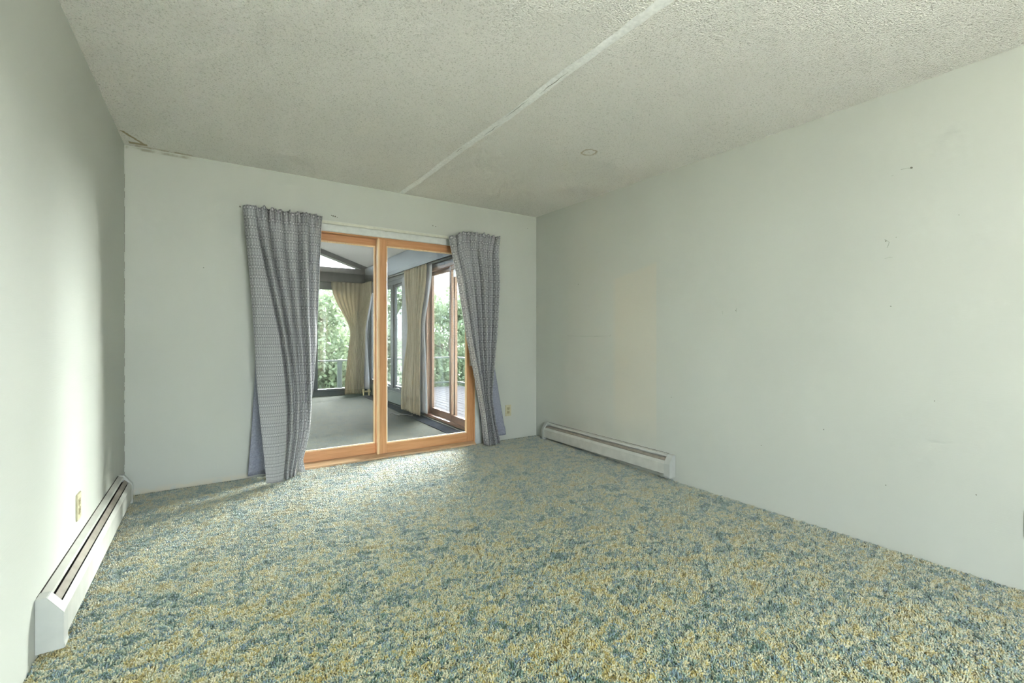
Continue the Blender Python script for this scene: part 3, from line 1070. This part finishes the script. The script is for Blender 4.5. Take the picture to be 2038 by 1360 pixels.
def casement(n, y0, y1, label):
    w = structure(empty('window_%d' % n, (SX1, (y0 + y1) / 2, 0.19)), label, 'window')
    x0, x1 = SX1 + 0.01, SX1 + 0.08
    z0, z1 = 0.19, 2.02
    fw = 0.055
    b2 = MB().box(x0, x1, y0, y1, z0, z0 + 0.05).box(x0, x1, y0, y1, z1 - 0.07, z1).box(x0, x1, y0, y0 + fw, z0 + 0.05, z1 - 0.07).box(x0, x1, y1 - fw, y1, z0 + 0.05, z1 - 0.07)
    b2.build('window_frame', M['frame_blue'], w)
    xa, xb = SX1 + 0.03, SX1 + 0.07
    ya, yb, za, zb = y0 + fw, y1 - fw, z0 + 0.05, z1 - 0.07
    b2 = MB().box(xa, xb, ya, yb, za, za + 0.045).box(xa, xb, ya, yb, zb - 0.045, zb).box(xa, xb, ya, ya + 0.045, za + 0.045, zb - 0.045).box(xa, xb, yb - 0.045, yb, za + 0.045, zb - 0.045)
    b2.build('sash', M['frame_blue'], w, bevel=0.004)
    MB().box(SX1 + 0.048, SX1 + 0.053, ya + 0.045, yb - 0.045, za + 0.045, zb - 0.045).build('pane', M['tint_glass'], w)
    MB().tube([(SX1 + 0.01, ya + 0.10, za + 0.01), (SX1 - 0.02, ya + 0.10, za + 0.03), (SX1 - 0.035, ya + 0.16, za + 0.012)], 0.006, 6).build('crank_handle', M['steel'], w)


casement(7, 6.92, 7.46, 'nearest dark sunroom casement beside the straight tan curtain')
casement(8, 7.46, 8.02, 'middle dark sunroom casement seen past the door stile')
casement(9, 8.02, 8.80, 'far dark sunroom casement behind the tied-back tan curtain')

# brown sliding door on the right of the sunroom
d2 = structure(empty('door_2', (SX1, 5.16, 0)), 'brown framed sliding glass door on the right of the sunroom', 'door')
b = MB().box(SX1 - 0.01, SX1 + 0.10, 5.93, 5.98, 0.02, 2.02)
b.build('jamb', M['frame_brown'], d2)
MB().box(SX1 - 0.01, SX1 + 0.10, 4.34, 4.39, 0.02, 2.02).build('jamb', M['frame_brown'], d2)
MB().box(SX1 - 0.01, SX1 + 0.10, 4.39, 5.93, 1.985, 2.02).build('head_jamb', M['frame_brown_y'], d2)
MB().box(SX1 - 0.03, SX1 + 0.12, 4.34, 5.98, 0.0, 0.035).build('sill', M['frame_brown_y'], d2)
for (y0, y1, x0) in ((5.165, 5.93, SX1 + 0.045), (4.39, 5.235, SX1 + 0.002)):
    g = empty('door_panel', (0, 0, 0), d2)
    x1 = x0 + 0.036
    MB().box(x0, x1, y0, y0 + 0.055, 0.035, 1.985).build('stile', M['frame_brown'], g, bevel=0.003)
    MB().box(x0, x1, y1 - 0.055, y1, 0.035, 1.985).build('stile', M['frame_brown'], g, bevel=0.003)
    MB().box(x0, x1, y0 + 0.055, y1 - 0.055, 0.035, 0.115).build('bottom_rail', M['frame_brown_y'], g, bevel=0.003)
    MB().box(x0, x1, y0 + 0.055, y1 - 0.055, 1.935, 1.985).build('top_rail', M['frame_brown_y'], g, bevel=0.003)
    MB().box(x0 + 0.016, x0 + 0.021, y0 + 0.055, y1 - 0.055, 0.115, 1.935).build('glass_pane', M['tint_glass'], g)

# left sunroom wall, out of sight
b = MB().box(SX0 - 0.12, SX0, SY0, SY1 + 0.12, 0, 2.6)
structure(b.build('wall_sunroom_left', M['sun_wall_l']), 'plain wall on the left of the sunroom', 'wall')

# dark strip let into the floor before the right-hand wall
st = structure(MB().prism([(2.215, 4.33), (2.385, 4.33), (2.455, 8.35), (2.30, 8.35)], 'z', 0.0, 0.006).build('trim_7', M['slate']), 'dark slate strip in the sunroom floor beside the brown door', 'trim')
structure(MB().prism([(2.385, 4.33), (2.40, 4.33), (2.47, 8.35), (2.455, 8.35)], 'z', 0.0, 0.012).build('trim_8', M['edging']), 'thin pale edging beside the dark floor strip', 'trim')


# ------------------------------------------------------------------ sunroom curtains
def along(path, s):
    """point and left normal at fraction s of a polyline"""
    pts = [Vector(p) for p in path]
    L = [(q - p).length for p, q in zip(pts, pts[1:])]
    d = s * sum(L)
    for k, l in enumerate(L):
        if d <= l or k == len(L) - 1:
            t = d / l
            dirv = (pts[k + 1] - pts[k]).normalized()
            return pts[k].lerp(pts[k + 1], t), Vector((-dirv.y, dirv.x))
        d -= l


def tied(path_top, path_mid, path_bot, zt, zm, zb, n_folds, amp):
    def pt(u, v):
        z = zt + (zb - zt) * v
        if z > zm:
            k = bez(clamp((zt - z) / (zt - zm)) ** 1.15)
            pa, na = along(path_top, u)
            pb, nb = along(path_mid, u)
        else:
            k = bez(clamp((zm - z) / (zm - zb)) ** 0.8)
            pa, na = along(path_mid, u)
            pb, nb = along(path_bot, u)
        p = pa.lerp(pb, k)
        n_ = (na + nb).normalized()
        off = amp * math.sin(2 * math.pi * n_folds * u + 0.6 * math.sin(6 * v)) * (0.7 + 0.3 * math.sin(11 * u))
        return (p.x + n_.x * off, p.y + n_.y * off, z)
    return pt


tc = tag(empty('curtain', (2.25, 8.72, 0)), 'tan pleated curtain tied back in the far sunroom corner', 'curtain', 'tan sunroom curtains')
cloth('drape', M['tan'], tc, tied([(1.83, 8.79), (2.40, 8.79), (2.41, 8.25)], [(2.16, 8.78), (2.30, 8.76), (2.42, 8.70)],
                                  [(2.06, 8.76), (2.25, 8.75), (2.40, 8.72)], 2.10, 1.15, 0.015, 13, 0.016), 170, 60, 1.6, 2.1)
cloth('lining', M['tan_lining'], tc, tied([(2.30, 8.84), (2.44, 8.84), (2.45, 8.30)], [(2.26, 8.82), (2.40, 8.80), (2.445, 8.70)],
                                          [(2.22, 8.80), (2.42, 8.80), (2.455, 8.55)], 2.09, 1.10, 0.10, 5, 0.005), 60, 40, 0.7, 2.1)

tc2 = tag(empty('curtain', (2.42, 6.2, 0)), 'straight tan curtain hanging beside the brown sunroom door', 'curtain', 'tan sunroom curtains')
cloth('drape', M['tan'], tc2, tied([(2.41, 6.60), (2.41, 5.74)], [(2.41, 6.44), (2.41, 5.96)], [(2.37, 6.62), (2.37, 5.86)], 2.075, 1.22, 0.015, 8, 0.022), 150, 60, 1.5, 2.1)
cloth('lining', M['tan_lining'], tc2, tied([(2.455, 6.20), (2.45, 5.66)], [(2.45, 6.20), (2.45, 5.90)], [(2.43, 6.3), (2.43, 5.76)], 2.07, 1.20, 0.05, 4, 0.006), 60, 40, 0.7, 2.1)

# cord and pipe fitting on the sunroom floor
cd = MB().tube([(2.07 + 0.25 * t + 0.03 * math.sin(9 * t), 6.22 - 0.2 * t + 0.07 * math.sin(14 * t), 0.008 + 0.004 * (1 + math.sin(20 * t))) for t in [k / 40 for k in range(41)]], 0.005, 6).build('cord', M['cord'], smooth=True)
tag(cd, 'thin dark cord lying on the sunroom carpet below the straight tan curtain', 'cord')
vt = tag(empty('pipe_fitting', (2.40, 8.55, 0)), 'small brass-coloured pipe fitting on the floor beside the tied-back curtain', 'pipe fitting')
MB().tube([(2.33, 8.58, 0.07), (2.47, 8.52, 0.075)], 0.016, 8).build('pipe', M['brass'], vt)
for x, y in ((2.35, 8.57), (2.44, 8.53)):
    MB().tube([(x, y, 0.0), (x, y, 0.07)], 0.014, 8).build('riser', M['brass'], vt)
    MB().tube([(x, y, 0.075), (x, y, 0.115)], 0.024, 8).build('cap', M['brass'], vt)


# ------------------------------------------------------------------ outdoors: deck, railing, trees, hillside
deck = structure(empty('deck', (4.0, 8.0, -0.22)), 'weathered plank deck outside the sunroom doors', 'deck')
x = SX1 + 0.14
bw = 0.14
me = None
while x < 5.3:
    if me is None:
        o = MB().box(0, bw - 0.008, 3.2, 10.75, -0.25, -0.20).build('plank', M['deck'], None, bevel=0.003)
        me = o.data
    else:
        o = bpy.data.objects.new('plank', me)
        COL.objects.link(o)
    o.parent = deck
    o.matrix_parent_inverse = Matrix.Translation(-deck.location)
    o.location = (x, 0, 0)
    x += bw
x = SX0
while x < SX1 + 0.1:
    if x == SX0:
        o = MB().box(0, bw - 0.008, SY1 + 0.14, 10.75, -0.25, -0.20).build('plank', M['deck'], None, bevel=0.003)
        me = o.data
    else:
        o = bpy.data.objects.new('plank', me)
        COL.objects.link(o)
    o.parent = deck
    o.matrix_parent_inverse = Matrix.Translation(-deck.location)
    o.location = (x, 0, 0)
    x += bw

rl = tag(empty('deck_railing', (1.4, 10.66, -0.2)), 'weathered grey railing along the far edge of the deck', 'railing')
MB().box(SX0, 5.30, 10.61, 10.71, 0.53, 0.565).build('top_rail', M['rail'], rl)
MB().box(SX0, 5.30, 10.64, 10.68, -0.10, -0.06).build('bottom_rail', M['rail'], rl)
for x in (-2.5, -0.9, 0.7, 2.35, 3.9, 5.2):
    MB().box(x, x + 0.09, 10.615, 10.705, -0.20, 0.53).build('post', M['rail'], rl)
rs = tag(empty('deck_railing', (5.25, 7.0, -0.2)), 'weathered grey railing along the right edge of the deck', 'railing')
MB().box(5.20, 5.30, 3.2, 10.60, 0.53, 0.565).build('top_rail', M['rail'], rs)
MB().box(5.23, 5.27, 3.2, 10.60, -0.10, -0.06).build('bottom_rail', M['rail'], rs)
for y in (3.4, 5.2, 7.0, 8.8):
    MB().box(5.205, 5.295, y, y + 0.09, -0.20, 0.53).build('post', M['rail'], rs)

structure(sheet(lambda x, y: -2.6 + 0.6 * mnoise.noise((x * 0.06, y * 0.06, 0)) + 3.2 * bez(clamp((math.hypot(x - 1, y - 4) - 16) / 22)),
                -60, 60, -50, 70, 48, 48, -0.3).build('ground', M['grass'], smooth=True), 'green hillside below the deck', 'ground')


structure(MB().box(-12, XL - 0.2, -12, 5.5, -0.45, -0.25).box(XL - 0.2, 12, -12, YREAR - 0.2, -0.45, -0.25).build('reflector', M['reflector']), 'unseen pale slab added to bounce light into the bedroom', 'reflector')  # unseen slab, added to throw sky light up at the ceiling


def tree(label, x, y, zb, ztop, rx, nleaf, mat, seed, leaf=0.10):
    r = np.random.default_rng(seed)
    t = tag(empty('leafy_tree', (x, y, zb)), label, 'tree', 'trees around the deck')
    hgt = ztop - zb
    b2 = MB().tube([(x, y, zb), (x + 0.1, y, zb + hgt * 0.3), (x - 0.05, y + 0.1, zb + hgt * 0.6), (x + 0.05, y, zb + hgt * 0.85)], 0.13, 7, 0.03)
    for k in range(6):
        a = r.uniform(0, 6.28)
        z0 = zb + hgt * r.uniform(0.25, 0.6)
        L = rx * r.uniform(0.5, 0.85)
        b2.tube([(x, y, z0), (x + math.cos(a) * L * 0.5, y + math.sin(a) * L * 0.5, z0 + L * 0.35), (x + math.cos(a) * L, y + math.sin(a) * L, z0 + L * 0.5)], 0.045, 5, 0.012)
    b2.build('trunk', M['bark'], t)
    # clumps of leaves on an irregular crown
    zc, rz = zb + hgt * 0.55, hgt * 0.45
    nc = 70
    d = r.normal(size=(nc, 3))
    d /= np.linalg.norm(d, axis=1)[:, None]
    rad = r.uniform(0.45, 0.95, nc)[:, None]
    cen = np.array([x, y, zc]) + d * rad * np.array([rx, rx, rz])
    pick = r.integers(0, nc, nleaf)
    off = r.normal(size=(nleaf, 3)) * np.array([0.30, 0.30, 0.22]) * (rx / 1.6)
    P = cen[pick] + off
    A = r.normal(size=(nleaf, 3)); A /= np.linalg.norm(A, axis=1)[:, None]
    B = r.normal(size=(nleaf, 3)); B -= A * (A * B).sum(1)[:, None]; B /= np.linalg.norm(B, axis=1)[:, None]
    S = r.uniform(0.6, 1.2, nleaf)[:, None] * leaf
    N = np.cross(A, B)
    verts = np.stack([P - A * S * 0.6, P + B * S * 0.32 + N * S * 0.08, P + A * S * 0.6, P - B * S * 0.32 + N * S * 0.08], 1).reshape(-1, 3)
    me = bpy.data.meshes.new('foliage')
    me.vertices.add(len(verts))
    me.vertices.foreach_set('co', verts.astype(np.float32).ravel())
    me.loops.add(nleaf * 4)
    me.loops.foreach_set('vertex_index', np.arange(nleaf * 4, dtype=np.int32))
    me.polygons.add(nleaf)
    me.polygons.foreach_set('loop_start', np.arange(0, nleaf * 4, 4, dtype=np.int32))
    me.polygons.foreach_set('loop_total', np.full(nleaf, 4, dtype=np.int32))
    me.update()
    me.materials.append(mat)
    f = link('foliage', me, t)
    f['kind'] = 'stuff'


TREES = [
    ('bright leafy tree filling the far sunroom window behind the railing', 2.5, 13.9, -2.4, 2.9, 1.35, 12000, 'leaf1', 1, 0.13),
    ('cool green tree left of the one in the far sunroom window', -1.6, 14.2, -2.4, 3.1, 1.5, 7000, 'leaf2', 2, 0.13),
    ('tall cool green tree behind the tied-back tan curtain', 4.4, 17.8, -2.4, 3.5, 1.5, 10000, 'leaf2', 3, 0.15),
    ('bright leafy tree seen through the brown sunroom door', 6.5, 13.4, -2.4, 2.6, 1.35, 12000, 'leaf1', 4, 0.13),
    ('dark green tree at the right end of the deck', 7.6, 8.9, -2.4, 2.5, 1.3, 9000, 'leaf3', 5, 0.13),
    ('cool green tree farther behind the brown sunroom door', 10.6, 17.2, -2.4, 3.4, 1.9, 9000, 'leaf2', 6, 0.16),
    ('dark green tree far behind the sunroom casements', 8.0, 21.5, -2.2, 4.0, 2.1, 9000, 'leaf3', 7, 0.18),
    ('broad dark tree far behind the far sunroom window', 3.0, 22.8, -2.2, 4.0, 2.2, 9000, 'leaf3', 8, 0.18),
]
for a in TREES:
    tree(a[0], a[1], a[2], a[3], a[4], a[5], a[6], M[a[7]], a[8], a[9])


# ------------------------------------------------------------------ the shag pile of the carpet
def tuft_mesh():
    """a small twisted, leaning bundle of three yarn ends"""
    bm = bmesh.new()
    r = random.Random(3)
    for k in range(3):
        a = k * 2.1 + 0.3
        bx_, by_ = 0.0030 * math.cos(a), 0.0030 * math.sin(a)
        lean = (0.0048 * math.cos(a + 0.9), 0.0048 * math.sin(a + 0.9))
        prev = None
        for (t, rad) in ((0.0, 0.0026), (0.5, 0.0034), (0.85, 0.0030), (1.0, 0.0012)):
            c = (bx_ + lean[0] * t * t, by_ + lean[1] * t * t, 0.0145 * t * (1 - 0.12 * t) + (0.001 * k if t > 0.3 else 0))
            ring = [bm.verts.new((c[0] + rad * math.cos(w + t), c[1] + rad * math.sin(w + t), c[2])) for w in (0, 1.57, 3.14, 4.71)]
            if prev:
                for i in range(4):
                    f = bm.faces.new((prev[i], prev[(i + 1) % 4], ring[(i + 1) % 4], ring[i]))
                    f.smooth = True
            prev = ring
        bm.faces.new(prev)
    me = bpy.data.meshes.new('tuft')
    bm.to_mesh(me)
    bm.free()
    me.materials.append(M['carpet'])
    return me


tuft = bpy.data.objects.new('tuft', tuft_mesh())      # only instanced, never placed itself

STEP = 0.0080
nx = int((XR - XL) / STEP)
ny = int((YB - 0.03 - (YREAR)) / STEP)
gx, gy = np.meshgrid(np.arange(nx), np.arange(ny))
px = XL + 0.006 + (gx + 0.5 * (gy % 2)).ravel() * STEP + rng.normal(0, 0.0019, nx * ny)
py = YREAR + 0.006 + gy.ravel() * STEP + rng.normal(0, 0.0022, nx * ny)
keep = (px > XL + 0.002) & (px < XR - 0.002) & (py < YB - 0.004)
keep &= ~((px > DX0) & (px < DX1) & (py > YB - 0.045))
keep &= px * 0.55 + py * 0.835 > 1.05        # under and behind the viewer the backing alone carries the colour
px, py = px[keep], py[keep]
pz = -0.035 * np.clip((px - 0.2) / 2.85, 0, 1) * np.clip((YB - py) / 2.0, 0, 1) - 0.0125
me = bpy.data.meshes.new('carpet_pile')
me.vertices.add(len(px))
me.vertices.foreach_set('co', np.stack([px, py, pz], 1).astype(np.float32).ravel())
me.materials.append(M['carpet'])


def wave_field(seed, wl, n_=28):
    r = np.random.default_rng(seed)
    f = np.zeros(len(px))
    for _ in range(n_):
        a, l = r.uniform(0, 2 * math.pi), wl * r.uniform(0.6, 1.6)
        f += np.sin(2 * math.pi / l * (px * math.cos(a) + py * math.sin(a) * 1.25) + r.uniform(0, 6.28))
    return f / math.sqrt(n_ / 2)


NP = len(px)
lean_x, lean_y = wave_field(1, 0.065), wave_field(2, 0.065)
lump = wave_field(3, 0.050)
rot = np.stack([lean_x * 0.30 + rng.normal(0, 0.28, NP), lean_y * 0.30 + rng.normal(0, 0.28, NP), rng.uniform(0, 6.283, NP)], 1)
zs = np.clip(0.66 + 0.22 * lump + rng.normal(0, 0.10, NP), 0.28, 1.3)
ws = rng.uniform(0.78, 1.14, NP)
scl = np.stack([ws, ws, zs], 1)
for nm, arr in (('tuft_rot', rot), ('tuft_scale', scl)):
    at = me.attributes.new(nm, 'FLOAT_VECTOR', 'POINT')
    at.data.foreach_set('vector', arr.astype(np.float32).ravel())
pile = link('carpet_pile', me)
tag(pile, 'blue, green and yellow mottled shag carpet covering the bedroom floor', 'carpet', None, 'stuff')

ng = bpy.data.node_groups.new('pile_scatter', 'GeometryNodeTree')
ng.interface.new_socket('Geometry', in_out='INPUT', socket_type='NodeSocketGeometry')
ng.interface.new_socket('Geometry', in_out='OUTPUT', socket_type='NodeSocketGeometry')
gi = ng.nodes.new('NodeGroupInput')
go = ng.nodes.new('NodeGroupOutput')
m2p = ng.nodes.new('GeometryNodeMeshToPoints')
iop = ng.nodes.new('GeometryNodeInstanceOnPoints')
oi = ng.nodes.new('GeometryNodeObjectInfo')
oi.inputs['Object'].default_value = tuft
oi.inputs['As Instance'].default_value = True
rv = ng.nodes.new('GeometryNodeInputNamedAttribute')
rv.data_type = 'FLOAT_VECTOR'
rv.inputs['Name'].default_value = 'tuft_rot'
rs_ = ng.nodes.new('GeometryNodeInputNamedAttribute')
rs_.data_type = 'FLOAT_VECTOR'
rs_.inputs['Name'].default_value = 'tuft_scale'
ng.links.new(gi.outputs[0], m2p.inputs[0])
ng.links.new(m2p.outputs[0], iop.inputs['Points'])
ng.links.new(oi.outputs['Geometry'], iop.inputs['Instance'])
ng.links.new(rv.outputs[0], iop.inputs['Rotation'])
ng.links.new(rs_.outputs[0], iop.inputs['Scale'])
ng.links.new(iop.outputs[0], go.inputs[0])
md = pile.modifiers.new('pile', 'NODES')
md.node_group = ng
